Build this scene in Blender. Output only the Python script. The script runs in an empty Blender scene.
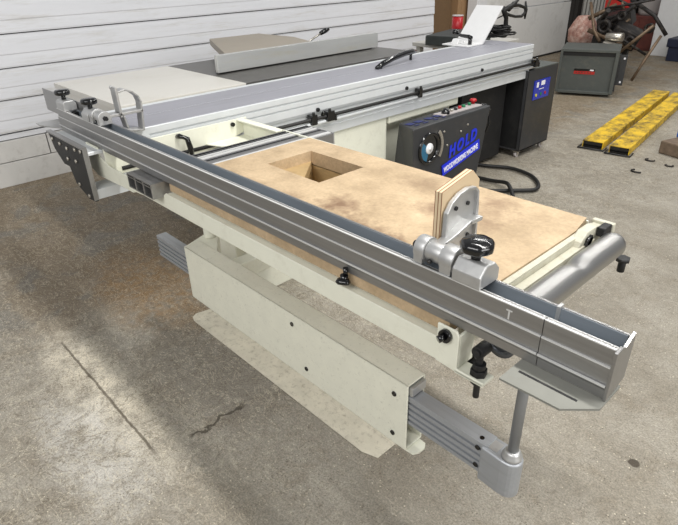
import bpy, math, random
from mathutils import Vector, Matrix
random.seed(4)
S = bpy.context.scene
COL = S.collection
PI = math.pi

# ---------------------------------------------------------------- mesh builder
class MB:
    def __init__(s): s.v = []; s.f = []; s.sm = []
    def add(s, vs, fs, smooth=False):
        n = len(s.v); s.v += [tuple(v) for v in vs]
        s.f += [tuple(i + n for i in f) for f in fs]; s.sm += [smooth] * len(fs); return s
    def box(s, x0, x1, y0, y1, z0, z1):
        v = [(x, y, z) for x in (x0, x1) for y in (y0, y1) for z in (z0, z1)]
        return s.add(v, [(0,1,3,2),(4,6,7,5),(0,4,5,1),(2,3,7,6),(0,2,6,4),(1,5,7,3)])
    def obox(s, c, size, rot=(0,0,0)):
        R = Matrix.Rotation(rot[2],3,'Z') @ Matrix.Rotation(rot[1],3,'Y') @ Matrix.Rotation(rot[0],3,'X')
        v = [Vector(c) + R @ Vector((x*size[0]/2, y*size[1]/2, z*size[2]/2)) for x in (-1,1) for y in (-1,1) for z in (-1,1)]
        return s.add(v, [(0,1,3,2),(4,6,7,5),(0,4,5,1),(2,3,7,6),(0,2,6,4),(1,5,7,3)])
    def cyl(s, p0, p1, r, n=20, r1=None):
        p0, p1 = Vector(p0), Vector(p1); r1 = r if r1 is None else r1
        d = (p1-p0).normalized(); a = d.orthogonal().normalized(); b = d.cross(a)
        v = []
        for p, q in ((p0,r),(p1,r1)):
            for i in range(n):
                t = 2*PI*i/n; v.append(p + q*(math.cos(t)*a + math.sin(t)*b))
        s.add(v, [(i,(i+1)%n,n+(i+1)%n,n+i) for i in range(n)], True)
        m = len(s.v)-2*n
        s.f += [tuple(m+i for i in reversed(range(n))), tuple(m+n+i for i in range(n))]; s.sm += [False]*2
        return s
    def pipe(s, p0, p1, r, ri, n=24):
        p0, p1 = Vector(p0), Vector(p1)
        d = (p1-p0).normalized(); a = d.orthogonal().normalized(); b = d.cross(a); v = []
        for p, q in ((p0,r),(p1,r),(p1,ri),(p0,ri)):
            for i in range(n):
                t = 2*PI*i/n; v.append(p + q*(math.cos(t)*a + math.sin(t)*b))
        f = []
        for k in range(4):
            for i in range(n): f.append((k*n+i, k*n+(i+1)%n, ((k+1)%4)*n+(i+1)%n, ((k+1)%4)*n+i))
        return s.add(v, f, True)
    def prism(s, pts, axis, a, b):
        # pts: polygon in the two other axes (in xyz order), extruded from a to b
        def P(p, t):
            if axis == 'x': return (t, p[0], p[1])
            if axis == 'y': return (p[0], t, p[1])
            return (p[0], p[1], t)
        n = len(pts)
        v = [P(p,a) for p in pts] + [P(p,b) for p in pts]
        f = [(i,(i+1)%n,n+(i+1)%n,n+i) for i in range(n)] + [tuple(reversed(range(n))), tuple(range(n,2*n))]
        return s.add(v, f)
    def tube(s, pts, r, n=10):
        P = [Vector(p) for p in pts]; m = len(P); v = []; up = None
        for i, p in enumerate(P):
            d = (P[min(i+1,m-1)] - P[max(i-1,0)]).normalized()
            if up is None: up = d.orthogonal().normalized()
            up = (up - d*up.dot(d)).normalized(); b = d.cross(up)
            rr = r[i] if isinstance(r,(list,tuple)) else r
            for k in range(n):
                t = 2*PI*k/n; v.append(p + rr*(math.cos(t)*up + math.sin(t)*b))
        f = [(i*n+k, i*n+(k+1)%n, (i+1)*n+(k+1)%n, (i+1)*n+k) for i in range(m-1) for k in range(n)]
        s.add(v, f, True)
        k0 = len(s.v)-m*n
        s.f += [tuple(k0+i for i in reversed(range(n))), tuple(k0+(m-1)*n+i for i in range(n))]; s.sm += [False]*2
        return s
    def lathe(s, prof, c=(0,0,0), n=28, axis='z', lobes=0, amp=0):
        v = []
        for (r, z) in prof:
            for i in range(n):
                t = 2*PI*i/n; q = r*(1+amp*math.cos(lobes*t)) if lobes else r
                x, y = q*math.cos(t), q*math.sin(t)
                v.append({'z':(c[0]+x,c[1]+y,c[2]+z),'x':(c[0]+z,c[1]+x,c[2]+y),'y':(c[0]+y,c[1]+z,c[2]+x)}[axis])
        m = len(prof)
        f = [(i*n+k, i*n+(k+1)%n, (i+1)*n+(k+1)%n, (i+1)*n+k) for i in range(m-1) for k in range(n)]
        s.add(v, f, True); k0 = len(s.v)-m*n
        s.f += [tuple(k0+i for i in reversed(range(n))), tuple(k0+(m-1)*n+i for i in range(n))]; s.sm += [False]*2
        return s
    def build(s, name, mat, parent=None, bevel=0, seg=2, label=None, kind=None):
        me = bpy.data.meshes.new(name)
        off = parent['_o'] if parent is not None else (0,0,0)
        me.from_pydata([(x-off[0], y-off[1], z-off[2]) for x,y,z in s.v], [], s.f)
        me.polygons.foreach_set('use_smooth', s.sm); me.update()
        import bmesh
        bm = bmesh.new(); bm.from_mesh(me); bmesh.ops.recalc_face_normals(bm, faces=bm.faces); bm.to_mesh(me); bm.free()
        me.materials.append(mat)
        o = bpy.data.objects.new(name, me); COL.objects.link(o)
        if parent is not None: o.parent = parent
        o['_o'] = tuple(off)
        if bevel:
            b = o.modifiers.new('bevel','BEVEL'); b.width = bevel; b.segments = seg; b.limit_method = 'ANGLE'; b.angle_limit = math.radians(40)
            b.harden_normals = False
        if label: o['label'] = label
        if kind: o['kind'] = kind
        return o

def thing(name, label, cat, loc=(0,0,0), group=None):
    o = bpy.data.objects.new(name, None); COL.objects.link(o); o.location = loc; o.empty_display_size = .1
    o['label'] = label; o['category'] = cat; o['_o'] = tuple(loc)
    if group: o['group'] = group
    return o
def tag(o, label, cat, group=None, kind=None):
    o['label'] = label; o['category'] = cat
    if group: o['group'] = group
    if kind: o['kind'] = kind
    return o
def struct(o): o['kind'] = 'structure'; return o

# ---------------------------------------------------------------- materials
def nt(name):
    m = bpy.data.materials.new(name); m.use_nodes = True
    t = m.node_tree; return m, t, t.nodes['Principled BSDF']
def N(t, typ, **kw):
    n = t.nodes.new(typ)
    for k, v in kw.items():
        if k in n.inputs: n.inputs[k].default_value = v
        else: setattr(n, k, v)
    return n
def srgb(c): 
    return tuple(((x/255)/12.92 if x/255 <= .04045 else ((x/255+.055)/1.055)**2.4) for x in c) + (1,)
def mat(name, rgb, rough=.5, metal=0, var=.08, scale=20, bump=0, bscale=60, dirt=None, damt=.3, dscale=8, dlo=.52, stretch=(1,1,1), coat=0, aniso=0):
    m, t, b = nt(name); L = t.links.new
    c = srgb(rgb)
    tc = N(t,'ShaderNodeTexCoord'); mp = N(t,'ShaderNodeMapping'); mp.inputs['Scale'].default_value = stretch
    geo = N(t,'ShaderNodeNewGeometry'); L(geo.outputs['Position'], mp.inputs['Vector'])
    nz = N(t,'ShaderNodeTexNoise', Scale=scale, Detail=6.0, Roughness=.6); L(mp.outputs[0], nz.inputs['Vector'])
    r = N(t,'ShaderNodeMapRange'); r.inputs['From Min'].default_value=.3; r.inputs['From Max'].default_value=.7
    r.inputs['To Min'].default_value = 1-var; r.inputs['To Max'].default_value = 1+var
    L(nz.outputs['Fac'], r.inputs['Value'])
    mul = N(t,'ShaderNodeMix', data_type='RGBA', blend_type='MULTIPLY'); mul.inputs[0].default_value = 1
    mul.inputs[6].default_value = c; L(r.outputs[0], mul.inputs[7])
    out = mul.outputs[2]
    if dirt:
        n2 = N(t,'ShaderNodeTexNoise', Scale=dscale, Detail=10.0, Roughness=.75); L(mp.outputs[0], n2.inputs['Vector'])
        r2 = N(t,'ShaderNodeMapRange'); r2.inputs['From Min'].default_value=dlo; r2.inputs['From Max'].default_value=dlo+.2; r2.inputs['To Max'].default_value=damt
        L(n2.outputs['Fac'], r2.inputs['Value'])
        mx = N(t,'ShaderNodeMix', data_type='RGBA'); L(r2.outputs[0], mx.inputs[0]); L(out, mx.inputs[6]); mx.inputs[7].default_value = srgb(dirt)
        out = mx.outputs[2]
    L(out, b.inputs['Base Color'])
    b.inputs['Metallic'].default_value = metal
    rr = N(t,'ShaderNodeMapRange'); rr.inputs['To Min'].default_value = max(.03,rough-.6*min(.1,var)); rr.inputs['To Max'].default_value = min(1,rough+min(.1,var))
    L(nz.outputs['Fac'], rr.inputs['Value']); L(rr.outputs[0], b.inputs['Roughness'])
    if coat: b.inputs['Coat Weight'].default_value = coat
    if bump:
        n3 = N(t,'ShaderNodeTexNoise', Scale=bscale, Detail=4.0); L(mp.outputs[0], n3.inputs['Vector'])
        bp = N(t,'ShaderNodeBump', Strength=bump, Distance=.004); L(n3.outputs['Fac'], bp.inputs['Height']); L(bp.outputs[0], b.inputs['Normal'])
    return m

M = {}
M['cream'] = mat('cream_paint', (226,226,210), .42, var=.02, dirt=(140,130,105), damt=.18, dscale=14, bump=.05)
M['cream_dirty'] = mat('cream_paint_scuffed', (224,223,207), .45, var=.04, dirt=(92,84,66), damt=.5, dlo=.56, dscale=85, bump=.06)
M['alu'] = mat('brushed_aluminium', (158,157,156), .36, .85, var=.07, scale=30, stretch=(.15,3,3), dirt=(95,93,90), damt=.2)
M['alu_dark'] = mat('anodised_aluminium', (112,115,121), .38, .8, var=.08, scale=30, stretch=(.15,3,3))
M['alu_cast'] = mat('cast_aluminium', (190,190,189), .42, .75, var=.06, scale=50, bump=.1)
M['slider_top'] = mat('slider_anodised_top', (158,158,166), .42, .35, var=.06, scale=10, stretch=(3,.12,3), dirt=(118,116,122), damt=.35, dscale=7)
M['slider_face'] = mat('slider_painted_aluminium', (212,215,216), .38, .15, var=.03)
M['channel'] = mat('channel_blue_grey', (132,139,146), .4, .3, var=.1, scale=12, stretch=(.3,2,2))
M['tube'] = mat('tube_aluminium', (165,168,172), .42, .45, var=.06, scale=30, stretch=(.15,3,3), dirt=(120,116,110), damt=.2)
M['highlight_trim'] = mat('highlight_and_pale_trim', (214,214,212), .5, .4, var=.03)  # pale tone paints the fence edge highlights; also real ribs and zero mark
M['post'] = mat('round_steel_post', (138,140,142), .4, .6, var=.05)
M['cream_worn'] = mat('worn_cream_paint', (186,183,166), .5, var=.06, dirt=(120,108,88), damt=.5, dscale=20)
M['plate'] = mat('dull_grey_plate', (132,132,125), .6, .25, var=.06, dirt=(110,106,96), damt=.4)
M['chrome'] = mat('polished_steel', (176,175,173), .38, 1, var=.0)
M['steel_dark'] = mat('cast_iron_top', (108,106,103), .38, .6, var=.12, scale=6, dirt=(70,66,60), damt=.4, dscale=4)
M['white_top'] = mat('white_sheet_top', (206,203,195), .3, var=.03, scale=4, dirt=(170,160,140), damt=.35, dscale=5, stretch=(1,.4,1))
M['white'] = mat('white_paint', (222,222,222), .4, var=.02)
M['black'] = mat('black_plastic', (11,11,12), .16, var=.1, coat=.3)
M['black_metal'] = mat('black_steel', (30,30,31), .5, .2, var=.2, dirt=(90,88,84), damt=.4, dscale=20)
M['cab'] = mat('charcoal_powder_coat', (52,53,55), .48, .1, var=.1, scale=30, bump=.1, bscale=200, dirt=(96,88,80), damt=.3, dscale=9)
M['cab_dark'] = mat('dark_cabinet_interior', (18,18,19), .6, var=.2, dirt=(60,58,54), damt=.3)
M['blue'] = mat('blue_print', (20,44,205), .4, var=.03)
M['blue_faded'] = mat('faded_blue_print', (34,44,98), .5, var=.2)
M['white_print'] = mat('white_print', (235,235,240), .4, var=.02)
M['screen'] = mat('control_blue_panel', (18,40,160), .25, var=.1, coat=.4)
M['green'] = mat('green_button', (20,110,70), .35)
M['red'] = mat('red_plastic', (170,22,30), .35)
M['yellow_button'] = mat('yellow_button', (200,190,60), .35)
M['fan_blue'] = mat('blue_fan_blades', (40,100,130), .4)
M['rubber'] = mat('black_rubber', (24,23,22), .55, var=.15)
M['fence_face'] = mat('rip_fence_aluminium', (196,197,195), .34, .55, var=.07, scale=10, stretch=(3,.3,3), dirt=(175,165,130), damt=.5, dscale=5)
M['tan_sheet'] = mat('tan_plastic_sheet', (150,141,127), .5, var=.05, scale=8)
M['yellow'] = mat('worn_yellow_paint', (226,186,40), .5, var=.08, dirt=(88,72,40), damt=1.0, dscale=11, dlo=.44, bump=.2, stretch=(1,.6,1))
M['grey_box'] = mat('grey_enamel', (78,82,79), .5, .1, var=.06, dirt=(130,125,110), damt=.3)
M['card'] = mat('cardboard', (150,118,84), .8, var=.08)
M['card_dark'] = mat('dark_cardboard', (110,86,60), .85, var=.1)
M['rust'] = mat('rusty_metal', (160,118,106), .8, var=.3, scale=18, dirt=(225,205,192), damt=.7, dlo=.45, dscale=12)
M['scrap'] = mat('dark_scrap_steel', (40,37,36), .55, .4, var=.4, scale=25, dirt=(140,130,118), damt=.5)
M['bronze'] = mat('brownish_tube_steel', (110,92,74), .5, .5, var=.3)
M['scrap_red'] = mat('scrap_red_paint', (170,30,22), .45, var=.2)
M['locker'] = mat('brown_locker_paint', (96,48,40), .6, var=.3, scale=8)
M['navy'] = mat('navy_plastic', (24,30,52), .5, var=.2)
M['corr'] = mat('galvanised_sheet', (178,176,170), .45, .4, var=.1)
M['drum'] = mat('grey_plastic_drum', (178,172,170), .5, var=.06)
M['slab'] = mat('dark_grey_case', (44,48,46), .6, var=.2)
M['bench'] = mat('light_grey_bench', (176,174,168), .6, var=.06)
M['blue_plastic'] = mat('blue_plastic', (28,84,170), .4)
M['rotwood'] = mat('weathered_wood', (108,92,76), .85, var=.3, scale=30)
M['silver_scrap'] = mat('silver_can', (190,185,175), .3, .8, var=.1)
M['wood_pine'] = mat('pine_wood', (168,142,100), .6, var=.12, scale=30, stretch=(1,1,4))

def mdf():
    m, t, b = nt('mdf_board'); L = t.links.new
    geo = N(t,'ShaderNodeNewGeometry')
    n1 = N(t,'ShaderNodeTexNoise', Scale=7.0, Detail=8.0, Roughness=.65); L(geo.outputs['Position'], n1.inputs['Vector'])
    cr = N(t,'ShaderNodeValToRGB'); e = cr.color_ramp.elements
    e[0].position=.3; e[0].color = srgb((160,138,108)); e[1].position=.7; e[1].color = srgb((199,175,142))
    L(n1.outputs['Fac'], cr.inputs[0])
    n2 = N(t,'ShaderNodeTexNoise', Scale=120.0, Detail=3.0); L(geo.outputs['Position'], n2.inputs['Vector'])
    m1 = N(t,'ShaderNodeMix', data_type='RGBA', blend_type='MULTIPLY'); m1.inputs[0].default_value = .6
    L(cr.outputs[0], m1.inputs[6]); r = N(t,'ShaderNodeMapRange'); r.inputs['To Min'].default_value=.6; r.inputs['To Max'].default_value=1.35
    L(n2.outputs['Fac'], r.inputs[0]); L(r.outputs[0], m1.inputs[7])
    # stains: soft blotches at given spots, ragged by noise
    out = m1.outputs[2]
    nz = N(t,'ShaderNodeTexNoise', Scale=30.0, Detail=5.0); L(geo.outputs['Position'], nz.inputs['Vector'])
    for (x,y,r0,sx,a) in ((-1.14,1.06,.055,1.3,.6),(-.98,.955,.07,2.2,.65),(-.86,.93,.07,1.1,.85),(-.92,1.22,.05,1.2,.45),(-.80,1.38,.05,1.2,.4),(-1.5,.95,.05,1.6,.35),(-.78,1.30,.06,1.6,.25),(-.74,1.22,.04,1.2,.3),(-1.05,1.36,.05,2,.25),(-1.3,1.0,.03,1.5,.25)):
        vs = N(t,'ShaderNodeVectorMath', operation='SUBTRACT'); L(geo.outputs['Position'], vs.inputs[0]); vs.inputs[1].default_value=(x,y,.871)
        vm = N(t,'ShaderNodeVectorMath', operation='MULTIPLY'); L(vs.outputs[0], vm.inputs[0]); vm.inputs[1].default_value=(1/(r0*sx*1.2),1/(r0*1.2),6)
        ln = N(t,'ShaderNodeVectorMath', operation='LENGTH'); L(vm.outputs[0], ln.inputs[0])
        ad = N(t,'ShaderNodeMath', operation='MULTIPLY_ADD'); L(nz.outputs['Fac'], ad.inputs[0]); ad.inputs[1].default_value=1.6; L(ln.outputs['Value'], ad.inputs[2])
        mr = N(t,'ShaderNodeMapRange'); mr.inputs['From Min'].default_value=1.9; mr.inputs['From Max'].default_value=.9; mr.inputs['To Max'].default_value=min(.9,a*1.35)
        L(ad.outputs[0], mr.inputs[0])
        mx = N(t,'ShaderNodeMix', data_type='RGBA'); L(mr.outputs[0], mx.inputs[0]); L(out, mx.inputs[6]); mx.inputs[7].default_value = srgb((106,76,54)); out = mx.outputs[2]
    L(out, b.inputs['Base Color']); b.inputs['Roughness'].default_value=.6
    return m
M['mdf'] = mdf()
M['bright_strip'] = mat('pale_bright_strip', (206,200,182), .7, var=.1, scale=14, dirt=(130,120,100), damt=.8, dscale=45, bump=.5, bscale=160)  # pale colour stands in for light on the floor strip under the beam

def ply():
    m, t, b = nt('plywood_edge'); L = t.links.new
    geo = N(t,'ShaderNodeNewGeometry'); sx = N(t,'ShaderNodeSeparateXYZ'); L(geo.outputs['Position'], sx.inputs[0])
    w = N(t,'ShaderNodeMath', operation='MULTIPLY'); L(sx.outputs[0], w.inputs[0]); w.inputs[1].default_value=2*PI/.0085
    s = N(t,'ShaderNodeMath', operation='SINE'); L(w.outputs[0], s.inputs[0])
    cr = N(t,'ShaderNodeValToRGB'); e = cr.color_ramp.elements
    e[0].position=.0; e[0].color=srgb((208,188,156)); e[1].position=.93; e[1].color=srgb((120,76,48)); 
    k = cr.color_ramp.elements.new(.75); k.color = srgb((204,182,148))
    mr = N(t,'ShaderNodeMapRange'); mr.inputs['From Min'].default_value=-1; L(s.outputs[0], mr.inputs[0]); L(mr.outputs[0], cr.inputs[0])
    L(cr.outputs[0], b.inputs['Base Color']); b.inputs['Roughness'].default_value=.6
    return m
M['ply'] = ply()

def concrete():
    m, t, b = nt('concrete_floor'); L = t.links.new
    geo = N(t,'ShaderNodeNewGeometry'); P = geo.outputs['Position']
    def noise(sc, det=8.0, rough=.65, dist=0.0, vec=P):
        n = N(t,'ShaderNodeTexNoise', Scale=sc, Detail=det, Roughness=rough, Distortion=dist); L(vec, n.inputs['Vector']); return n.outputs['Fac']
    def rng(v, a, b_, c=0., d=1.):
        r = N(t,'ShaderNodeMapRange'); r.interpolation_type='SMOOTHSTEP'; L(v, r.inputs[0])
        for k, x in zip(('From Min','From Max','To Min','To Max'), (a,b_,c,d)): r.inputs[k].default_value = x
        return r.outputs[0]
    def mix(f, a, col, typ='MIX'):
        x = N(t,'ShaderNodeMix', data_type='RGBA', blend_type=typ)
        if isinstance(f,float): x.inputs[0].default_value=f
        else: L(f, x.inputs[0])
        if isinstance(a,tuple): x.inputs[6].default_value=a
        else: L(a, x.inputs[6])
        if isinstance(col,tuple): x.inputs[7].default_value=col
        else: L(col, x.inputs[7])
        return x.outputs[2]
    def mul(a, b_):
        x = N(t,'ShaderNodeMath', operation='MULTIPLY'); L(a, x.inputs[0])
        if isinstance(b_, float): x.inputs[1].default_value=b_
        else: L(b_, x.inputs[1])
        return x.outputs[0]
    sep = N(t,'ShaderNodeSeparateXYZ'); L(P, sep.inputs[0])
    base = mix(rng(noise(2.2,10,.7),.35,.68), srgb((141,134,121)), srgb((163,157,145)))
    base = mix(mul(rng(noise(6,12,.75,.6),.48,.72),.7), base, srgb((128,118,102)))
    # swept sawdust / brown dust patch on the left of the machine
    def blob(x, y, sx_, sy_, soft=1.0):
        vs = N(t,'ShaderNodeVectorMath', operation='SUBTRACT'); L(P, vs.inputs[0]); vs.inputs[1].default_value=(x,y,0)
        vm = N(t,'ShaderNodeVectorMath', operation='MULTIPLY'); L(vs.outputs[0], vm.inputs[0]); vm.inputs[1].default_value=(1/sx_,1/sy_,0)
        ln = N(t,'ShaderNodeVectorMath', operation='LENGTH'); L(vm.outputs[0], ln.inputs[0])
        ad = N(t,'ShaderNodeMath', operation='MULTIPLY_ADD'); L(noise(5,9,.7), ad.inputs[0]); ad.inputs[1].default_value=1.1; L(ln.outputs['Value'], ad.inputs[2])
        return rng(ad.outputs[0], 1.0+.55+soft*.25, .6+.55-soft*.25)
    def jit(v, sc, amt):
        a_ = N(t,'ShaderNodeMath', operation='MULTIPLY_ADD'); L(noise(sc,8,.7), a_.inputs[0]); a_.inputs[1].default_value=amt; L(v, a_.inputs[2]); return a_.outputs[0]
    xj = jit(sep.outputs[0], 3.5, .9); yj = jit(sep.outputs[1], 3.5, .6)
    base = mix(mul(mul(rng(xj,-1.75,-2.35), rng(yj,.45,.9)),.8), base, srgb((124,108,86)))
    base = mix(mul(mul(rng(noise(3.2,6,.6,.8),.50,.62), rng(xj,-1.6,-2.2)),.6), base, srgb((122,120,114)))
    base = mix(mul(mul(blob(-2.55,1.0,.60,.30), rng(noise(16,8,.7),.30,.62)),.75), base, srgb((158,126,86)))
    base = mix(mul(blob(-1.75,.85,.5,.22),.6), base, srgb((128,122,112)))
    base = mix(mul(mul(blob(-2.0,.45,.60,.15), rng(noise(9,9,.75),.36,.6)),.9), base, srgb((214,205,186)))
    base = mix(mul(mul(blob(-1.65,.30,.45,.16), rng(noise(9,9,.75),.36,.6)),.8), base, srgb((200,196,188)))
    # swirled trowel scratches: thin light and dark curved lines
    def lines(sc, dist, w, rot, st):
        mp = N(t,'ShaderNodeMapping'); mp.inputs['Scale'].default_value=st; mp.inputs['Rotation'].default_value=(0,0,rot); L(P, mp.inputs['Vector'])
        n = noise(sc,5,.62,dist,mp.outputs[0])
        sb = N(t,'ShaderNodeMath', operation='SUBTRACT'); L(n, sb.inputs[0]); sb.inputs[1].default_value=.5
        ab = N(t,'ShaderNodeMath', operation='ABSOLUTE'); L(sb.outputs[0], ab.inputs[0]); return rng(ab.outputs[0], w, w*.25)
    lft = rng(xj,-.2,-1.2,.25,1.)
    base = mix(mul(mul(lines(9,1.6,.022,.4,(1,2,1)), lft),.42), base, srgb((214,204,182)))
    base = mix(mul(mul(lines(7,2.2,.020,1.1,(1.4,1,1)), lft),.5), base, srgb((92,80,62)))
    base = mix(mul(rng(noise(30,10,.85,.8),.55,.66),.6), base, srgb((92,80,64)))
    base = mix(mul(rng(noise(22,12,.85,.5),.56,.68),.5), base, srgb((216,207,188)))
    gr = N(t,'ShaderNodeMix', data_type='RGBA', blend_type='MULTIPLY'); gr.inputs[0].default_value=1.0
    L(base, gr.inputs[6]); L(rng(noise(150,3,.8),.30,.70,.70,1.25), gr.inputs[7]); base = gr.outputs[2]
    vor = N(t,'ShaderNodeTexVoronoi', Scale=95.0); L(P, vor.inputs['Vector'])
    base = mix(mul(mul(rng(vor.outputs['Distance'],.26,.12), rng(noise(6,3),.42,.6)),.8), base, srgb((84,75,62)))
    vor2 = N(t,'ShaderNodeTexVoronoi', Scale=48.0); L(P, vor2.inputs['Vector'])
    base = mix(mul(rng(vor2.outputs['Distance'],.15,.06), rng(noise(7,3),.42,.55)), base, srgb((216,207,186)))
    def spot(x,y,r,col,a):
        vs = N(t,'ShaderNodeVectorMath', operation='SUBTRACT'); L(P, vs.inputs[0]); vs.inputs[1].default_value=(x,y,0)
        ln = N(t,'ShaderNodeVectorMath', operation='LENGTH'); L(vs.outputs[0], ln.inputs[0])
        return mix(mul(rng(jit(ln.outputs['Value'],60,r), r*1.6, r*1.3), a), base, srgb(col))
    base = spot(-.299,1.602,.019,(60,50,40),.85)
    base = spot(-.72,1.75,.05,(120,104,90),.4)
    crk = mul(mul(rng(sep.outputs[1],.57,.60), rng(sep.outputs[1],.84,.80)),.8)
    cj = N(t,'ShaderNodeMath', operation='MULTIPLY_ADD'); L(noise(13,4,.6), cj.inputs[0]); cj.inputs[1].default_value=.09; L(sep.outputs[0], cj.inputs[2])
    cs = N(t,'ShaderNodeMath', operation='SUBTRACT'); L(cj.outputs[0], cs.inputs[0]); cs.inputs[1].default_value=-1.425
    ca = N(t,'ShaderNodeMath', operation='ABSOLUTE'); L(cs.outputs[0], ca.inputs[0])
    base = mix(mul(crk, rng(ca.outputs[0],.008,.003)), base, srgb((62,54,42)))
    # saw-cut joint running along the slab
    def band(comp, v, w, jit=.004):
        nz = N(t,'ShaderNodeMath', operation='MULTIPLY_ADD'); L(noise(14,3), nz.inputs[0]); nz.inputs[1].default_value=jit*4; L(sep.outputs[comp], nz.inputs[2])
        sb = N(t,'ShaderNodeMath', operation='SUBTRACT'); L(nz.outputs[0], sb.inputs[0]); sb.inputs[1].default_value=v+jit*2
        ab = N(t,'ShaderNodeMath', operation='ABSOLUTE'); L(sb.outputs[0], ab.inputs[0]); return rng(ab.outputs[0], w, w*.4)
    seg = mul(rng(sep.outputs[0],-2.45,-2.35), rng(sep.outputs[0],-1.45,-1.55))
    base = mix(mul(mul(band(1,.455,.007), seg),.75), base, srgb((70,60,46)))
    L(base, b.inputs['Base Color'])
    L(rng(noise(4,5),.3,.7,.45,.75), b.inputs['Roughness'])
    b.inputs['Specular IOR Level'].default_value = .35
    bp = N(t,'ShaderNodeBump', Strength=.8, Distance=.014); L(noise(26,10,.75,.6), bp.inputs['Height'])
    bp2 = N(t,'ShaderNodeBump', Strength=.5, Distance=.004); L(noise(160,4,.7), bp2.inputs['Height']); L(bp.outputs[0], bp2.inputs['Normal'])
    L(bp2.outputs[0], b.inputs['Normal'])
    return m
M['floor'] = concrete()
M['wall'] = mat('white_painted_boards', (218,219,223), .5, var=.03, scale=5, stretch=(1,.35,4), dirt=(172,166,150), damt=.5, dscale=3.5, bump=.25, bscale=9)
M['wall_base'] = mat('painted_block', (202,200,196), .7, var=.05, scale=8, dirt=(120,112,100), damt=.4, dscale=7, bump=.3, bscale=30)
M['gap'] = mat('dark_gap', (52,52,54), .8)
M['door'] = mat('overhead_door_panel', (222,221,217), .55, var=.03, scale=3, dirt=(140,134,122), damt=.4, dscale=3)
M['frame_dark'] = mat('dark_door_frame', (34,31,28), .7, var=.3)
M['back'] = mat('back_wall_sheet', (96,84,74), .8, var=.2, scale=4)
M['column'] = mat('white_column_paint', (204,204,204), .5, var=.03)

# ---------------------------------------------------------------- setting
struct(MB().box(-9,5,-4,14,-.1,0).build('floor', M['floor']))
WX = -4.86
# clapboard wall
b = MB()
zs = [.352,.40,.643,.866,1.10,1.33,1.56,1.79,2.02,2.25,2.48,2.71,3.0]
for k in range(len(zs)-1):
    z0, z1 = zs[k], zs[k+1]
    if k == 0: b.prism([(WX-.12,z0+.006),(WX-.003,z0+.006),(WX-.003,z1-.004),(WX-.12,z1-.004)],'y',-4,6.25); continue
    g = .008
    mid = z0 + (z1-z0)*.42
    b.prism([(WX-.12,z0+g),(WX+.006,z0+g),(WX+.008,z0+g+.012),(WX+.001,mid-.004),(WX+.004,mid+.004),(WX-.004,z1-.03),(WX-.009,z1),(WX-.12,z1)],'y',-4,6.25)
struct(b.build('wall_left', M['wall']))
struct(MB().box(WX-.14,WX-.035,-4,6.24,0,3.0).build('wall_left', M['gap']))
b = MB(); y = -4.0
for k in range(8):
    y1 = y+1.32; b.box(WX-.12, WX+.006, y+.006, y1-.002, .19, .350) ; b.box(WX-.12, WX+.01, y+.31, y+1.62, 0, .184); y = y1
struct(b.build('baseboard_left', M['wall_base'], bevel=.003))
# recess behind the wall, the overhead door further right
struct(MB().box(-5.95,-5.85,6.0,7.6,0,3).build('wall_recess', M['back']))
struct(MB().box(-5.95,WX-.12,6.0,6.06,0,3).build('wall_recess', M['wall']))
struct(MB().box(-5.0,-4.84,7.18,7.42,0,3).box(-4.84,-4.82,7.2,7.24,0,3).build('trim_1', M['white'], bevel=.006))
b = MB()
for (a, c) in ((.02,.80),(.812,1.5),(1.512,2.2),(2.212,2.9)): b.box(-4.92,-4.86,7.44,10.0,a,c)
d = struct(b.build('door_1', M['door'], bevel=.006))
struct(MB().box(-5.0,-4.80,10.0,10.12,0,3).box(-4.82,-4.74,10.02,10.18,0,3).box(-4.93,-4.855,7.43,10.0,0,.03).build('trim_2', M['frame_dark'], bevel=.004))
b = MB()
for k in range(14):
    x = -5.0; y0 = 10.2+k*.14
    b.prism([(x,y0),(x+.04,y0+.03),(x+.04,y0+.08),(x,y0+.11),(x,y0+.14),(x-.02,y0+.14),(x-.02,y0)],'z',0,3)
struct(b.build('wall_left', M['corr']))
struct(MB().box(-6,6,13.0,13.1,0,3).build('wall_back', M['back']))

# ---------------------------------------------------------------- panel saw
saw = thing('sliding_table_saw', 'large cream sliding table panel saw with long aluminium sliding carriage and charcoal control box', 'table saw', (-2.9,2.6,0))
b = MB()
b.prism([(-3.7,.0),(-2.335,.0),(-2.335,.652),(-3.7,.652)],'y',1.95,2.585)
b.box(-3.7,-2.42,2.58,3.35,0,.652)
b.box(-2.50,-2.334,2.60,3.33,.60,.652)
body = b.build('base_cabinet', M['cream'], saw, bevel=.01)
b = MB().box(-2.24,-2.09,1.24,1.94,.0,.5)
b.box(-2.40,-2.24,1.30,1.94,0,.652)
b.build('pedestal', M['cream'], saw, bevel=.008)
MB().box(-1.93,-1.86,.978,1.30,.28,.36).box(-2.088,-1.86,1.28,1.34,.28,.36).build('hinge_bracket', M['cream'], saw, bevel=.006)
# table tops
b = MB().box(-3.74,-2.80,1.875,3.42,.855,.905)
b.box(-3.6,-2.9,2.0,3.3,.653,.855)
b.build('cast_iron_table', M['steel_dark'], saw, bevel=.002)
b = MB().box(-3.74,-2.795,1.11,1.872,.875,.906)
b.box(-3.70,-2.85,1.12,1.17,.80,.875).box(-3.70,-2.85,1.80,1.85,.80,.875)
b.build('extension_table', M['white_top'], saw, bevel=.002)
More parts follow.
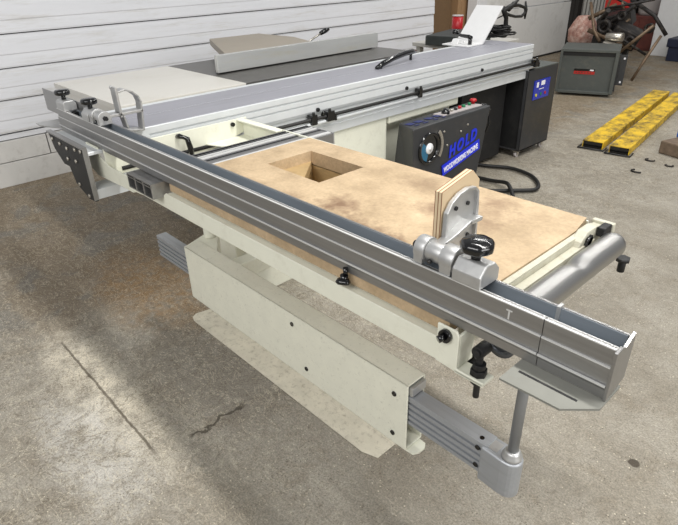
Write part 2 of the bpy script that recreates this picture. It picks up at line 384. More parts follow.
# sliding carriage
b = MB()
prof = [(-2.75,.905),(-2.752,.85),(-2.70,.80),(-2.70,.66),(-2.36,.652),(-2.318,.655),(-2.318,.700),(-2.325,.704),(-2.325,.775),(-2.316,.785),(-2.310,.80),(-2.310,.836),(-2.319,.837),(-2.319,.844),(-2.310,.845),(-2.310,.866),(-2.319,.867),(-2.319,.876),(-2.310,.877),(-2.310,.903),(-2.312,.905),
        (-2.52,.905),(-2.52,.903),(-2.525,.903),(-2.525,.905),(-2.70,.905),(-2.70,.902),(-2.712,.902),(-2.712,.905)]
b.prism(prof,'y',1.02,4.245)
b.prism([(-2.75,.905),(-2.752,.85),(-2.70,.80),(-2.45,.80),(-2.45,.842),(-2.31,.842),(-2.310,.903),(-2.312,.905)],'y',.872,1.02)
b.prism([(-2.75,.855),(-2.752,.82),(-2.70,.80),(-2.45,.80),(-2.45,.842),(-2.31,.842),(-2.310,.853),(-2.312,.855)],'y',.745,.872)
b.prism([(-2.40,.652),(-2.40,.70),(-2.34,.70),(-2.312,.694),(-2.312,.652)],'y',.745,1.02)
car = b.build('sliding_carriage', M['slider_face'], saw)
MB().box(-2.700,-2.528,.873,4.244,.9045,.9072).box(-2.517,-2.322,.873,4.244,.9045,.9072).build('carriage_top', M['slider_top'], saw, label='mauve grey anodised top of the sliding carriage')
ep = MB().prism([(-2.31,.874),(-2.31,.645),(-2.38,.64),(-2.50,.68),(-2.535,.75),(-2.60,.748),(-2.68,.80),(-2.72,.874)],'y',.728,.744).build('end_plate', M['black_metal'], saw, bevel=.002, label='black scuffed end plate')
for (x,z) in ((-2.67,.850),(-2.58,.845),(-2.50,.84),(-2.40,.855),(-2.335,.86),(-2.42,.80),(-2.52,.79),(-2.36,.66),(-2.45,.69)):
    MB().cyl((x,.7285,z),(x,.722,z),.008,10).build('screw', M['silver_scrap'], ep)
MB().box(-2.72,-2.31,.722,.744,.872,.879).box(-2.314,-2.309,.726,.745,.65,.873).build('edge_trim', M['alu'], ep)
MB().cyl((-2.286,.86,.766),(-2.286,4.30,.766),.0095,12).build('guide_rod', M['rubber'], saw, label='black guide rod')
MB().cyl((-2.296,.86,.738),(-2.296,4.27,.738),.012,12).build('guide_rod', M['slider_face'], saw, label='bright steel guide rod')
for (y, w, bigger) in ((1.935,.04,0),(2.055,.055,1),(2.83,.03,0),(4.26,.05,1)):
    s_ = MB().box(-2.312,-2.268,y-w/2,y+w/2,.738,.792)
    s_.cyl((-2.27,y-w*.2,.79),(-2.27,y-w*.2,.81),.008,10)
    if bigger: s_.cyl((-2.29,y-.05,.775),(-2.27,y-.05,.80),.010,10).box(-2.300,-2.265,y+w/2,y+w/2+.012,.735,.775)
    s_.build('rod_stop', M['black'], saw, bevel=.003)
for y in (1.99,2.73,3.55): MB().cyl((-2.312,y,.806),(-2.300,y,.806),.011,12).cyl((-2.300,y,.806),(-2.296,y,.806),.006,8).build('bolt', M['black_metal'], saw)
# push handle on the carriage
b = MB().tube([(-2.50,2.66,.913),(-2.50,2.72,.935),(-2.52,2.84,.952),(-2.55,2.98,.960),(-2.58,3.10,.958),(-2.60,3.16,.950)], [.014,.018,.018,.018,.018,.012],12)
b.cyl((-2.50,2.70,.907),(-2.50,2.70,.93),.010).cyl((-2.575,3.08,.907),(-2.575,3.08,.955),.010)
b.build('push_handle', M['black'], saw)
# control box
cb = MB()
ring0 = [(-2.25,2.60,.622),(-2.05,2.495,.638),(-2.05,3.30,.638),(-2.26,3.36,.622)]
ring1 = [(-2.33,2.62,.10),(-2.07,2.56,.10),(-2.06,3.21,.10),(-2.33,3.26,.10)]
cb.add(ring0+ring1, [(0,1,2,3),(4,7,6,5),(0,4,5,1),(1,5,6,2),(2,6,7,3),(3,7,4,0)])
cbo = cb.build('control_box', M['cab'], saw, bevel=.008, label='charcoal control box with blue lettering and dial')
MB().obox((-2.155,3.08,.633),(.085,.40,.010),(0,-.07,-.05)).build('switch_plate', M['drum'], cbo, bevel=.002, label='light grey switch plate')
MB().lathe([(.028,0),(.026,.018),(.018,.022),(.016,.034),(0.001,.034)],(-2.145,2.93,.637)).build('knob', M['black'], cbo)
for i,(y,m_) in enumerate(((3.00,'silver_scrap'),(3.05,'black'),(3.10,'red'),(3.15,'green'),(3.22,'green'))):
    MB().lathe([(.012,0),(.012,.012),(.010,.016),(.001,.016)],(-2.15-.004*i,y,.638),14).build('push_button', M[m_], cbo)
MB().lathe([(.013,0),(.013,.014),(.024,.018),(.024,.028),(.018,.034),(.001,.034)],(-2.175,3.275,.636),20).build('emergency_stop_button', M['red'], cbo)
for (y,z) in ((3.325,.60),(3.335,.50)):
    MB().tube([(-2.12,3.29,.64),(-2.10,y,.63),(-2.08,y+.02,z),(-2.09,y-.01,z-.06)],.006,8).build('wire', M['black'], cbo)
# dial
cx = -2.047; cy = 2.655; cz = .49
MB().pipe((cx-.02,cy,cz),(cx+.006,cy,cz),.098,.082,36).build('dial_rim', M['black'], cbo)
MB().cyl((cx-.014,cy,cz),(cx-.003,cy,cz),.084,36).build('dial_face', M['black'], cbo)
def disc_sector(a0,a1,r,x,thick,n=14):
    pts=[(cy,cz)]+[(cy+r*math.cos(a0+(a1-a0)*i/n), cz+r*math.sin(a0+(a1-a0)*i/n)) for i in range(n+1)]
    return MB().prism(pts,'x',x,x+thick)
disc_sector(PI*.80,PI*1.42,.08,cx-.003,.003).build('dial_sector', M['fan_blue'], cbo, label='blue sector of the dial')
MB().lathe([(.034,0),(.034,.006),(.028,.010),(.008,.010),(.008,.013),(.001,.013)],(cx-.002,cy,cz),24,'x').build('dial_hub', M['white'], cbo)
arc = [(cx+.004, cy+.122*math.cos(a), cz+.122*math.sin(a)) for a in [math.radians(-35+i*9) for i in range(10)]]
b = MB()
for i in range(9):
    p,q=Vector(arc[i]),Vector(arc[i+1]); c=(p+q)/2; ang=math.atan2((q-p).z,(q-p).y)
    b.obox(c,(.006,(q-p).length+.002,.022),(ang,0,0))
b.build('angle_scale', M['silver_scrap'], cbo)

def text_mesh(name, txt, size, m, origin, right, up, parent, shear=0, width=None, bold=0, depth=.0012):
    cu = bpy.data.curves.new(name,'FONT'); cu.body = txt; cu.size = size; cu.shear = shear; cu.extrude = depth; cu.offset = bold
    cu.align_x='LEFT'; cu.space_character = 1.35 if txt=='HOLD' else 1
    tmp = bpy.data.objects.new(name+'_tmp', cu); COL.objects.link(tmp)
    dg = bpy.context.evaluated_depsgraph_get(); me = bpy.data.meshes.new_from_object(tmp.evaluated_get(dg))
    bpy.data.objects.remove(tmp)
    xs = [v.co.x for v in me.vertices]; w = max(xs)-min(xs); x0 = min(xs); k = width/w if width else 1
    R = Vector(right).normalized(); U = Vector(up).normalized(); Nn = R.cross(U)
    off = Vector(parent['_o'])
    for v in me.vertices:
        v.co = Vector(origin) + R*((v.co.x-x0)*k) + U*v.co.y + Nn*v.co.z - off
    me.materials.clear(); me.materials.append(m)
    o = bpy.data.objects.new(name, me); COL.objects.link(o); o.parent = parent; o['_o'] = tuple(parent['_o'])
    return o
R_ = Vector((0,math.cos(math.radians(13)),math.sin(math.radians(13)))); U_ = Vector((0,-math.sin(math.radians(13)),math.cos(math.radians(13))))
o0 = Vector((-2.055,2.815,.268))
bb = MB(); c_ = o0 + R_*.205 + U_*.038; bb.obox((-2.0505,c_.y,c_.z),(.005,.41,.072),(math.radians(13),0,0)); bb.build('name_band', M['blue'], cbo)
text_mesh('lettering','WOODWORKING MACHINE',.05,M['white_print'],(-2.0475,o0.y+.01-.0,o0.z+.022),R_,U_,cbo,.15,.375,.0012).location=(0,0,0)
o1 = o0 + R_*.075 + U_*.098
text_mesh('lettering','HOLD',.10,M['blue'],(-2.0495,o1.y,o1.z),R_,U_,cbo,.35,.315,.005)
for (y,w) in ((2.60,.05),(2.68,.06),(2.78,.05),(2.86,.04)):
    for (x_,z_,d_,w_) in ((-2.16,.6325,.05,w),(-2.105,.6364,.012,w*.8)): MB().obox((x_,y,z_),(d_,w_,.002),(0,-.078,0)).build('faded_marking', M['blue_faded'], cbo)
for (y,z) in ((2.80,.565),(2.98,.53),(3.05,.56),(2.84,.47)): MB().cyl((-2.056,y,z),(-2.046,y,z),.006,8).build('screw', M['silver_scrap'], cbo)

# ---------------------------------------------------------------- rip fence
rf = thing('rip_fence', 'long silver rip fence with locking lever on the dark cast iron saw table', 'saw fence', (-3.2,2.6,.907))
MB().box(-3.185,-3.155,1.915,3.37,.915,1.02).build('fence_face', M['fence_face'], rf, bevel=.002)
b = MB().box(-3.23,-3.187,1.94,3.34,.907,.925).box(-3.225,-3.19,1.96,2.02,.925,1.0)
b.build('base_rail', M['black_metal'], rf, bevel=.002)
MB().prism([(-3.188,2.0),(-3.96,2.36),(-3.93,2.80),(-3.50,2.82),(-3.188,2.72)],'z',.972,1.018).build('rear_shelf', M['tan_sheet'], rf, bevel=.004, label='flat tan shelf plate behind the fence')
b = MB().tube([(-3.25,2.72,1.0),(-3.25,2.80,1.03),(-3.26,2.88,1.055)],.007,8)
b.build('lever', M['silver_scrap'], rf)
MB().tube([(-3.26,2.87,1.052),(-3.26,2.92,1.068),(-3.26,2.95,1.075)],[.014,.018,.012],10).build('lever_grip', M['black'], rf)

# ---------------------------------------------------------------- outrigger crosscut table
ot = thing('crosscut_outrigger_table', 'cream steel framed outrigger table with brown MDF board and square cutout, beside the sliding carriage', 'outrigger table', (-1.3,1.1,.75))
# frame
b = MB()
b.prism([(-2.455,.862),(-2.455,.748),(-2.39,.728),(-2.2,.735),(-1.95,.754),(-.555,.754),(-.555,.813),(-1.76,.813),(-1.80,.787),(-1.99,.79),(-2.05,.80),(-2.25,.80),(-2.33,.825),(-2.33,.862)],'x' if 0 else 'y',.793,.799)
b.box(-2.0,-.555,.799,.835,.754,.760).box(-1.76,-.56,.799,.832,.808,.811)
b.box(-2.45,-2.06,.799,.86,.733,.739)
fr = b.build('front_rail', M['cream'], ot, bevel=.0015)
MB().prism([(.80,.862),(.80,.76),(.86,.745),(1.30,.745),(1.51,.80),(1.51,.862)],'x',-2.292,-2.284).build('side_plate', M['cream'], ot, bevel=.0015)
b = MB().box(-2.284,-1.62,1.485,1.492,.775,.860).prism([(-2.283,1.49),(-2.283,1.27),(-2.20,1.30),(-2.02,1.488)],'z',.775,.781).box(-2.28,-1.97,1.45,1.485,.853,.860)
b.box(-1.62,-.56,1.462,1.468,.76,.862)
b.build('rear_rail', M['cream'], ot, bevel=.0015)
b = MB().box(-.546,-.530,.84,1.36,.862,.868).box(-.546,-.541,.84,1.455,.775,.862).box(-.530,-.508,.84,1.40,.842,.848).box(-.534,-.530,.84,1.36,.842,.862).box(-.514,-.508,.84,1.40,.80,.842)
b.build('end_rail', M['cream_worn'], ot, bevel=.0015)
for x in (-1.96,-1.25): MB().box(x,x+.05,.836,1.46,.765,.795).build('cross_member', M['cream'], ot)
# board with cutout
b = MB()
X0,X1,Y0,Y1 = -1.755,-.548,.812,1.462; hx0,hx1,hy0,hy1 = -1.61,-1.325,1.135,1.345; z0,z1=.819,.871
P = lambda z: [(X0,Y0,z),(X1,Y0,z),(X1,Y1-.10,z),(X1-.018,Y1,z),(X0,Y1,z)]
Hh = lambda z: [(hx0,hy0,z),(hx1,hy0,z),(hx1,hy1,z),(hx0,hy1,z)]
v = P(z1)+Hh(z1)+P(z0)+Hh(z0)
def ringf(o, i): # outer offset, inner offset
    return [(o+0,o+1,i+1,i+0),(o+1,o+2,i+2,i+1),(o+2,o+3,i+2),(o+3,o+4,i+3,i+2),(o+4,o+0,i+0,i+3)]
b.add(v, ringf(0,5)+[tuple(reversed(f)) for f in ringf(9,14)]+[(i,(i+1)%5,9+(i+1)%5,9+i) for i in range(5)]+[(5+i,14+i,14+(i+1)%4,5+(i+1)%4) for i in range(4)])
b.build('table_board', M['mdf'], ot, label='brown MDF board with a square cutout and stains')
b = MB()
b.box(hx0-.02,hx0,hy0-.02,hy1+.02,.70,.814).box(hx1,hx1+.02,hy0-.02,hy1+.02,.70,.814).box(hx0,hx1,hy0-.02,hy0,.70,.814).box(hx0,hx1,hy1,hy1+.02,.70,.814)
b.prism([(hx0,hy0),(hx1-.1,hy0),(hx0,hy1)],'z',.80,.830)
b.box(hx0,hx1,hy0,hy1,.70,.71)
b.build('cutout_box', M['wood_pine'], ot, label='pine boxing inside the cutout')
# three-cell cross extrusion
b = MB(); xa,xb = -1.965,-1.775; ya,yb=.752,1.615; za,zb=.797,.852
b.box(xa,xb,ya,yb,za,za+.004)
cw = (xb-xa)/3
for i in range(3):
    b.box(xa+i*cw+.006,xa+(i+1)*cw-.006,ya,yb,zb-.004,zb)
    b.box(xa+i*cw,xa+i*cw+.005,ya,yb,za+.004,zb); b.box(xa+(i+1)*cw-.005,xa+(i+1)*cw,ya,yb,za+.004,zb)
    b.box(xa+i*cw+.005,xa+(i+1)*cw-.005,ya,yb,zb-.014,zb-.010)
ex = b.build('cross_extrusion', M['alu'], ot, label='silver three channel extrusion across the frame')
for i in range(3):
    MB().box(xa+i*cw+.006,xa+(i+1)*cw-.006,ya+.10,ya+.105,za+.004,zb-.005).build('cell_plug', M['black_metal'], ex)
for (p_,q_,h_) in ((.012,.022,.006),(.036,.044,.006),(cw+.03,cw+.045,.003)):
    MB().box(xa+p_,xa+q_,.90,yb-.002,zb,zb+h_).build('track_strip', M['black'], ex, label='black rail strip')
for (p_,q_) in ((.046,.056),(cw+.006,cw+.02),(2*cw+.03,2*cw+.05)):
    MB().box(xa+p_,xa+q_,.85,yb-.002,zb,zb+.004).build('track_rib', M['highlight_trim'], ex, label='bright raised rib')
MB().box(xa,xb,yb,yb+.006,za,zb+.004).build('end_cap', M['alu_cast'], ex)
# roller
b = MB(); n=32; rings=[]
L0,L1=.885,1.42
prof=[]
m=60; vs=[]; rr=.034; xc,zc=-.466,.840
for j in range(m+1):
    y=L0+(L1-L0)*j/m
    for k in range(n):
        t=2*PI*k/n; nx,nz=math.cos(t),math.sin(t)
        dent=.010*math.exp(-((y-1.20)/.022)**2)*max(0,(-.35*nx+.94*nz))**2
        r=rr-dent
        if j in (0,m): r=rr-.003
        vs.append((xc+r*nx,y,zc+r*nz))
fs=[(j*n+k,j*n+(k+1)%n,(j+1)*n+(k+1)%n,(j+1)*n+k) for j in range(m) for k in range(n)]
b.add(vs,fs,True); b.sm += [False]*2; b.f += [tuple(reversed(range(n))), tuple(m*n+k for k in range(n))]
rl = b.build('roller', M['chrome'], ot, label='bright polished steel end roller')
MB().cyl((xc,.866,zc),(xc,1.44,zc),.008,12).build('axle', M['black_metal'], rl)
# brackets, screws, knobs
b = MB().prism([(-.560,.758),(-.500,.754),(-.440,.754),(-.440,.763),(-.505,.763),(-.505,.842),(-.512,.855),(-.560,.855)],'y',.786,.792)
b.box(-.512,-.505,.792,.845,.760,.845).box(-.510,-.440,.786,.828,.752,.760)
b.build('roller_bracket', M['cream'], ot, bevel=.002)
b = MB().cyl((-.465,.808,.70),(-.465,.808,.815),.007,14).cyl((-.465,.808,.7605),(-.465,.808,.776),.018,6).cyl((-.465,.808,.776),(-.465,.808,.79),.014,14)
b.cyl((-.465,.794,.822),(-.465,.828,.822),.014,18).cyl((-.465,.790,.822),(-.465,.794,.822),.009,6).cyl((-.465,.808,.738),(-.465,.808,.750),.015,6)
b.build('adjusting_bolt', M['black_metal'], ot, bevel=.001)
b = MB().pipe((-.455,.862,.815),(-.455,.880,.815),.034,.02).cyl((-.455,.865,.815),(-.455,.875,.815),.021)
b.build('bearing_collar', M['alu_dark'], ot)
MB().lathe([(.020,0),(.038,.004),(.039,.014),(.026,.018),(.001,.018)],(-.535,.850,.732)).build('foot_knob', M['black'], ot)
b = MB().cyl((-.535,.786,.836),(-.535,.776,.836),.015,14).cyl((-.535,.776,.836),(-.541,.764,.832),.008,12)
b.build('clamp_knob', M['black'], ot)
b = MB().cyl((-.845,.795,.870),(-.845,.795,.846),.006).cyl((-.845,.790,.852),(-.845,.790,.835),.010,14).lathe([(.016,0),(.018,.005),(.014,.011),(.001,.011)],(-.845,.788,.832),18,'z',3,.15)
b.build('clamp_knob', M['black'], ot)
# far bracket
b = MB().prism([(1.30,.82),(1.45,.82),(1.45,.87),(1.40,.882),(1.35,.882),(1.32,.862)],'x',-.540,-.512).box(-.545,-.485,1.445,1.462,.80,.880)
b.build('roller_bracket', M['cream_worn'], ot, bevel=.003)
b = MB().cyl((-.512,1.355,.856),(-.503,1.355,.856),.012,12).obox((-.507,1.355,.856),(.008,.034,.014),(.6,0,0))
b.build('bracket_bolt', M['black'], ot)
MB().box(-.510,-.488,1.40,1.444,.855,.882).build('bracket_clamp', M['black_metal'], ot, bevel=.003)
b = MB().cyl((-.445,1.455,.75),(-.445,1.455,.79),.010,12).cyl((-.445,1.455,.782),(-.445,1.455,.792),.019,6)
b.build('adjusting_bolt', M['black_metal'], ot)
for (y,z) in ((1.425,.842),(1.495,.848)): MB().cyl((-2.284,y,z),(-2.272,y,z),.010,12).build('bolt', M['black'], ot)
MB().cyl((-2.384,.793,.838),(-2.384,.781,.838),.011,12).build('bolt', M['black'], ot)
b = MB().tube([(-2.284,1.135,.845),(-2.262,1.135,.850),(-2.25,1.145,.846),(-2.244,1.160,.838),(-2.240,1.166,.80),(-2.238,1.170,.745)],[.011,.012,.009,.012,.013,.010],10)
b.build('clamp_lever', M['black'], ot, label='black ratchet lever on the inner side plate')

# ---------------------------------------------------------------- crosscut fence
cf = thing('crosscut_fence', 'long grey aluminium crosscut fence with open channel lying diagonally over the outrigger table', 'saw fence', (-1.5,.83,.872))
def fprof(sh=0):
    return [(.808,.8725),(.861,.8725),(.863,.958),(.858,.958),(.857,.918),(.829,.918),(.828,.947),(.820,.947),(.820,.952),(.8165,.9535),(.8155,.956),(.803,.957),(.8022,.956),(.8022,.9225),(.7995,.9215),(.7995,.888),(.7955,.886),(.7955,.8815),(.799,.8785),(.801,.874),(.801,.856),(.808,.856)]
MB().prism(fprof(),'x',-2.755,-.347).build('fence_extrusion', M['alu'], cf)
MB().prism(fprof(),'x',-.3455,-.222).build('fence_extension', M['alu'], cf)
MB().box(-2.75,-.225,.8295,.8565,.9182,.9192).build('channel_floor', M['channel'], cf)
MB().box(-2.75,-.225,.8285,.830,.919,.945).box(-2.75,-.225,.8560,.8575,.919,.9565).build('channel_lining', M['channel'], cf, label='blue grey channel lining')
MB().box(-.349,-.343,.85,.866,.93,.962).build('joint_clip', M['alu_cast'], cf)
MB().prism([(.796,.856),(.866,.868),(.866,.964),(.846,.956),(.832,.950),(.818,.958),(.796,.956)],'x',-.222,-.216).build('end_cap', M['alu'], cf, bevel=.001)
MB().prism([(-.375,.725),(-.262,.728),(-.215,.775),(-.215,.855),(-.30,.855),(-.30,.94),(-.375,.94)],'z',.851,.8555).build('support_plate', M['plate'], cf, label='thin grey plate under the fence end')
MB().box(-.36,-.25,.763,.768,.8552,.8562).build('slot', M['black_metal'], cf)
MB().prism([(-2.94,.78),(-2.93,.745),(-2.87,.745),(-2.74,.80),(-2.74,.855),(-2.93,.855)],'z',.865,.8705).build('support_plate', M['alu_cast'], cf, label='thin pale plate under the far fence end')
MB().box(-3.12,-2.45,.865,.869,.885,.992).build('rear_plate', M['alu'], cf, label='thin upright plate behind the far end')
b = MB().box(-.42,-.408,.8013,.8022,.9435,.946).box(-.4155,-.4125,.8013,.8022,.926,.9435); b.build('zero_mark', M['highlight_trim'], cf)
for (xa_,xb_) in ((-2.755,-.347),(-.3455,-.222)):  # thin pale strips added as painted highlights along the fence edges
    MB().box(xa_,xb_,.7985,.802,.9205,.9232).build('edge_highlight', M['highlight_trim'], cf); MB().box(xa_,xb_,.7945,.7985,.883,.8868).build('edge_highlight', M['highlight_trim'], cf)
    MB().box(xa_,xb_,.8018,.806,.9565,.9585).build('edge_highlight', M['highlight_trim'], cf); MB().box(xa_,xb_,.8155,.819,.952,.9545).build('edge_highlight', M['highlight_trim'], cf)
# clamp with knob at the far end
def knobs(b, x, y, z):
    b.cyl((x,y,z),(x,y,z+.022),.010,14)
    b.lathe([(.010,.016),(.027,.019),(.0325,.024),(.033,.034),(.029,.041),(.014,.044),(.001,.044)],(x,y,z),28,'z',7,.035); return b
cl = thing('fence_clamp', 'small silver clamp block with black knob at the far left end of the crosscut fence', 'clamp', (-2.70,.83,.957))
MB().prism([(.802,.957),(.862,.957),(.862,.985),(.850,1.0),(.812,1.0),(.802,.99)],'x',-2.745,-2.655).build('clamp_block', M['alu_cast'], cl, bevel=.003)
MB().box(-2.655,-2.63,.832,.853,.925,.953).build('slide_nut', M['black'], cl)
knobs(MB(),-2.71,.83,1.0).build('knob', M['black'], cl)

def flip_stop(x0, s, label, plywood):
    t = thing('flip_stop', label, 'fence stop', (x0,.83,.957), 'flip stops on the crosscut fence')
    X = lambda d: x0 + s*d
    def bx(b, a, c, *r): return b.box(min(X(a),X(c)), max(X(a),X(c)), *r)
    b = MB(); a_, c_ = sorted((X(.052),X(.118)))
    b.prism([(.800,.9585),(.866,.9585),(.866,.985),(.850,1.002),(.818,1.006),(.800,.985)],'x',a_,c_)
    b.build('clamp_block', M['alu_cast'], t, bevel=.003)
    knobs(MB(), X(.084), .832, 1.003).build('knob', M['black'], t)
    b = MB().cyl((X(-.052),.832,.985),(X(-.026),.832,.985),.027,28).cyl((X(-.026),.832,.985),(X(.014),.832,.985),.022,28).cyl((X(.014),.832,.985),(X(.047),.832,.985),.028,28)
    bx(b,-.051,-.028,.806,.858,.9585,.985); bx(b,.017,.045,.805,.859,.9585,.985)
    b.build('hinge_barrel', M['alu_cast'], t, bevel=.002)
    MB().cyl((X(-.052),.832,.985),(X(-.060),.832,.985),.010,6).cyl((X(-.060),.832,.985),(X(-.068),.832,.985),.008,14).build('hinge_nut', M['black_metal'], t)
    MB().cyl((X(-.010),.812,.972),(X(-.010),.806,.970),.005,12).build('set_screw', M['black'], t)
    # cast swing arm: rim around a web in the y-z plane
    b = MB(); xi, xo = -.040, -.008
    FY = (lambda y: .889+(y-.915)*.95 if y > .88 else y) if plywood else (lambda y: y)
    def rib(pts, w, x1=xi, x2=None):
        x2 = xo if x2 is None else x2; pts = [(FY(p[0]),p[1]) for p in pts]
        for p, q in zip(pts[:-1], pts[1:]):
            p, q = Vector(p), Vector(q); d = (q-p); c = (p+q)/2
            ang = math.atan2(d.y, d.x)
            b.obox(((X(x1)+X(x2))/2, c.x, c.y), (abs(x2-x1), d.length+w*.6, w), (ang,0,0))
    out = [(.915,.965),(.917,1.045),(.932,1.064),(.958,1.077),(.988,1.082),(1.016,1.078),(1.030,1.066),(1.033,1.035)]; xo = -.029 if plywood else .008
    if not plywood: xi = -.004
    if not plywood:
        rib([(.905,1.09),(.907,.975)],.010); rib([(.910,1.072),(.940,1.078),(.970,1.066),(.992,1.045),(1.0,1.02)],.007); rib([(1.0,1.02),(.99,.905)],.008)
        rib([(.852,.985),(.90,.985),(1.0,.985)],.011); rib([(.917,.975),(.925,.925)],.007); rib([(.92,.915),(.99,.905)],.007)
        b.cyl((X(xi),.905,1.088),(X(xo),.905,1.088),.008,12)
    if plywood:
        rib(out,.006); rib([(1.033,1.035),(1.037,.93)],.007)
        rib([(.852,.985),(.90,.985),(.94,.992),(.99,1.006),(1.033,1.004)],.010, xi, -.016)
        rib([(.852,.975),(.915,.962)],.014)
    if plywood:
        b.prism([(FY(p[0]),p[1]) for p in [(.915,.955),(.918,1.045),(.945,1.066),(.958,1.075),(.988,1.080),(1.016,1.076),(1.030,1.064),(1.035,1.03),(1.035,.925),(1.0,.93)]],'x',*sorted((X(xi-.004),X(xi+.002))))
    b.build('swing_arm', M['alu_cast'], t, bevel=.0015)
    if plywood:
        for (y,z) in ((.955,1.045),(1.0,1.045),(.935,.965),(1.01,.965)): MB().cyl((X(xi+.001),FY(y),z),(X(xi+.006),FY(y),z),.005,10).build('screw', M['black_metal'], t)
        MB().prism([(.886,.925),(.886,1.090),(.992,1.112),(1.020,1.085),(1.020,.925)],'x',*sorted((X(xi-.0045),X(xi-.0235)))).build('plywood_pad', M['ply'], t, label='plywood pad screwed to the swing arm')
    return t
flip_stop(-.598, 1, 'silver flip stop with plywood pad and black knob, near end of crosscut fence', True)
flip_stop(-2.325, -1, 'open silver flip stop frame with black knob, far left of crosscut fence', False)

# ---------------------------------------------------------------- swing support arm
sa = thing('telescopic_support_arm', 'low cream box beam with grey telescoping tube and upright steel post under the outrigger table', 'support arm', (-1.3,.94,.3))
b = MB()
xs0,xs1=-1.918,-.722; y0,y1=.90,.975; z0,z1=.268,.510; th=.006
b.box(xs0,xs1,y0,y0+th,z0,z1).box(xs0,xs1,y1-th,y1,z0,z1).box(xs0,xs1,y0,y1,z1-th,z1).box(xs0,xs1,y0,y1,z0,z0+th)
b.box(xs0,xs0+th,y0,y1,z0,.35)
b.build('sleeve', M['cream_dirty'], sa, bevel=.013, seg=3, label='long cream painted box sleeve with scuffs')
MB().prism([(-.74,.905),(-.70,.908),(-.690,.925),(-.690,.95),(-.70,.965),(-.74,.968)],'z',.262,.267).build('tab', M['cream'], sa)
MB().box(-.735,-.712,.909,.968,.470,.500).build('guide_block', M['alu_cast'], sa, bevel=.003)
MB().cyl((-1.925,1.03,.509),(-1.925,1.03,.552),.026,24).build('pivot_pin', M['cream'], sa, bevel=.002)
MB().cyl((-1.925,1.03,.552),(-1.925,1.03,.558),.0265,24).build('pivot_ring', M['black_metal'], sa)
MB().cyl((-1.925,1.03,.558),(-1.925,1.03,.62),.022,24).build('pivot_cap', M['cream'], sa, bevel=.002)
MB().prism([(-1.917,.905),(-1.965,1.03),(-1.93,1.075),(-1.80,.985),(-1.78,.976)],'z',.38,.508).build('pivot_boss', M['cream'], sa, bevel=.003)
tp = [(.909,.366),(.955,.366),(.955,.466),(.909,.466)]+[(y_,c_+d_) for c_ in (.444,.423,.402,.382) for (y_,d_) in ((.909,.0045),(.917,.0045),(.917,-.0045),(.909,-.0045))]
tb = MB().prism(tp,'x',-2.19,-.475).build('telescoping_tube', M['tube'], sa, bevel=.0008, label='grey ribbed aluminium telescoping tube')
for (x,z) in ((-.50,.446),(-.50,.386)): MB().cyl((x,.9095,z),(x,.9065,z),.007,12).build('bolt', M['black'], tb)
MB().cyl((-.50,.925,.4655),(-.50,.925,.468),.006,12).build('bolt', M['black'], tb)
pts = [(-.49,.903),(-.43,.899)] + [(-.418+.028*math.sin(a), .928-.028*math.cos(a)) for a in [math.radians(i*18) for i in range(0,11)]] + [(-.43,.959),(-.49,.958)]
MB().prism(pts,'z',.348,.462).build('end_socket', M['tube'], sa, bevel=.006, seg=3, label='rounded cast socket holding the post')
MB().box(-.478,-.450,.912,.946,.4625,.4635).build('mark', M['alu_cast'], sa)
MB().lathe([(.024,0),(.024,.008),(.020,.012),(.020,.018),(.015,.024),(.013,.024)],(-.418,.928,.462),24).build('post_ring', M['alu_cast'], sa)
MB().cyl((-.418,.928,.40),(-.418,.928,.850),.0125,20).build('post', M['post'], sa)
for q in ((-.769,.455),(-.771,.306),(-1.22,.468),(-1.158,.316)):
    MB().cyl((q[0],.9005,q[1]),(q[0],.897,q[1]),.008,12).build('bolt', M['black'], sa)
o = MB().prism([(-2.17,1.02),(-2.155,.992),(-2.12,.98),(-.98,.98),(-.92,1.0),(-.92,1.14),(-2.1,1.14),(-2.155,1.09)],'z',0.0005,.004).build('bright_floor_strip', M['bright_strip'], bevel=.0015)  # thin sheet added to make the bright strip of floor below the beam
tag(o,'thin pale sheet added as the bright strip of floor under the cream support beam','plate')

# ---------------------------------------------------------------- angled white plate + lever on the carriage end
ap = thing('angled_shoe', 'white angled plate with black clamp lever standing on the far end of the carriage', 'edge shoe', (-2.7,3.95,.908))
b = MB()
d = Vector((0,.24,.245)).normalized(); nrm = Vector((0,-d.z,d.y))
b.prism([(3.78,.908),(3.96,.908),(3.985,.911),(4.22,1.165),(4.212,1.171),(3.965,.920),(3.78,.918)],'x',-2.845,-2.60)
b.build('plate', M['white'], ap, bevel=.002)
MB().prism([(3.80,.919),(3.90,.919),(3.88,.955),(3.83,.955)],'x',-2.78,-2.72).build('lug', M['white'], ap, bevel=.003)
b = MB().tube([(-2.64,3.86,.919),(-2.64,3.86,.965)],[.016,.014],12).tube([(-2.635,3.86,.965),(-2.66,3.87,.972),(-2.74,3.88,.975),(-2.80,3.90,.985)],[.018,.016,.012,.010],10)
b.lathe([(.001,0),(.022,.006),(.028,.02),(.022,.036),(.001,.04)],(-2.82,3.91,.975),16)
b.build('clamp_lever', M['black'], ap)

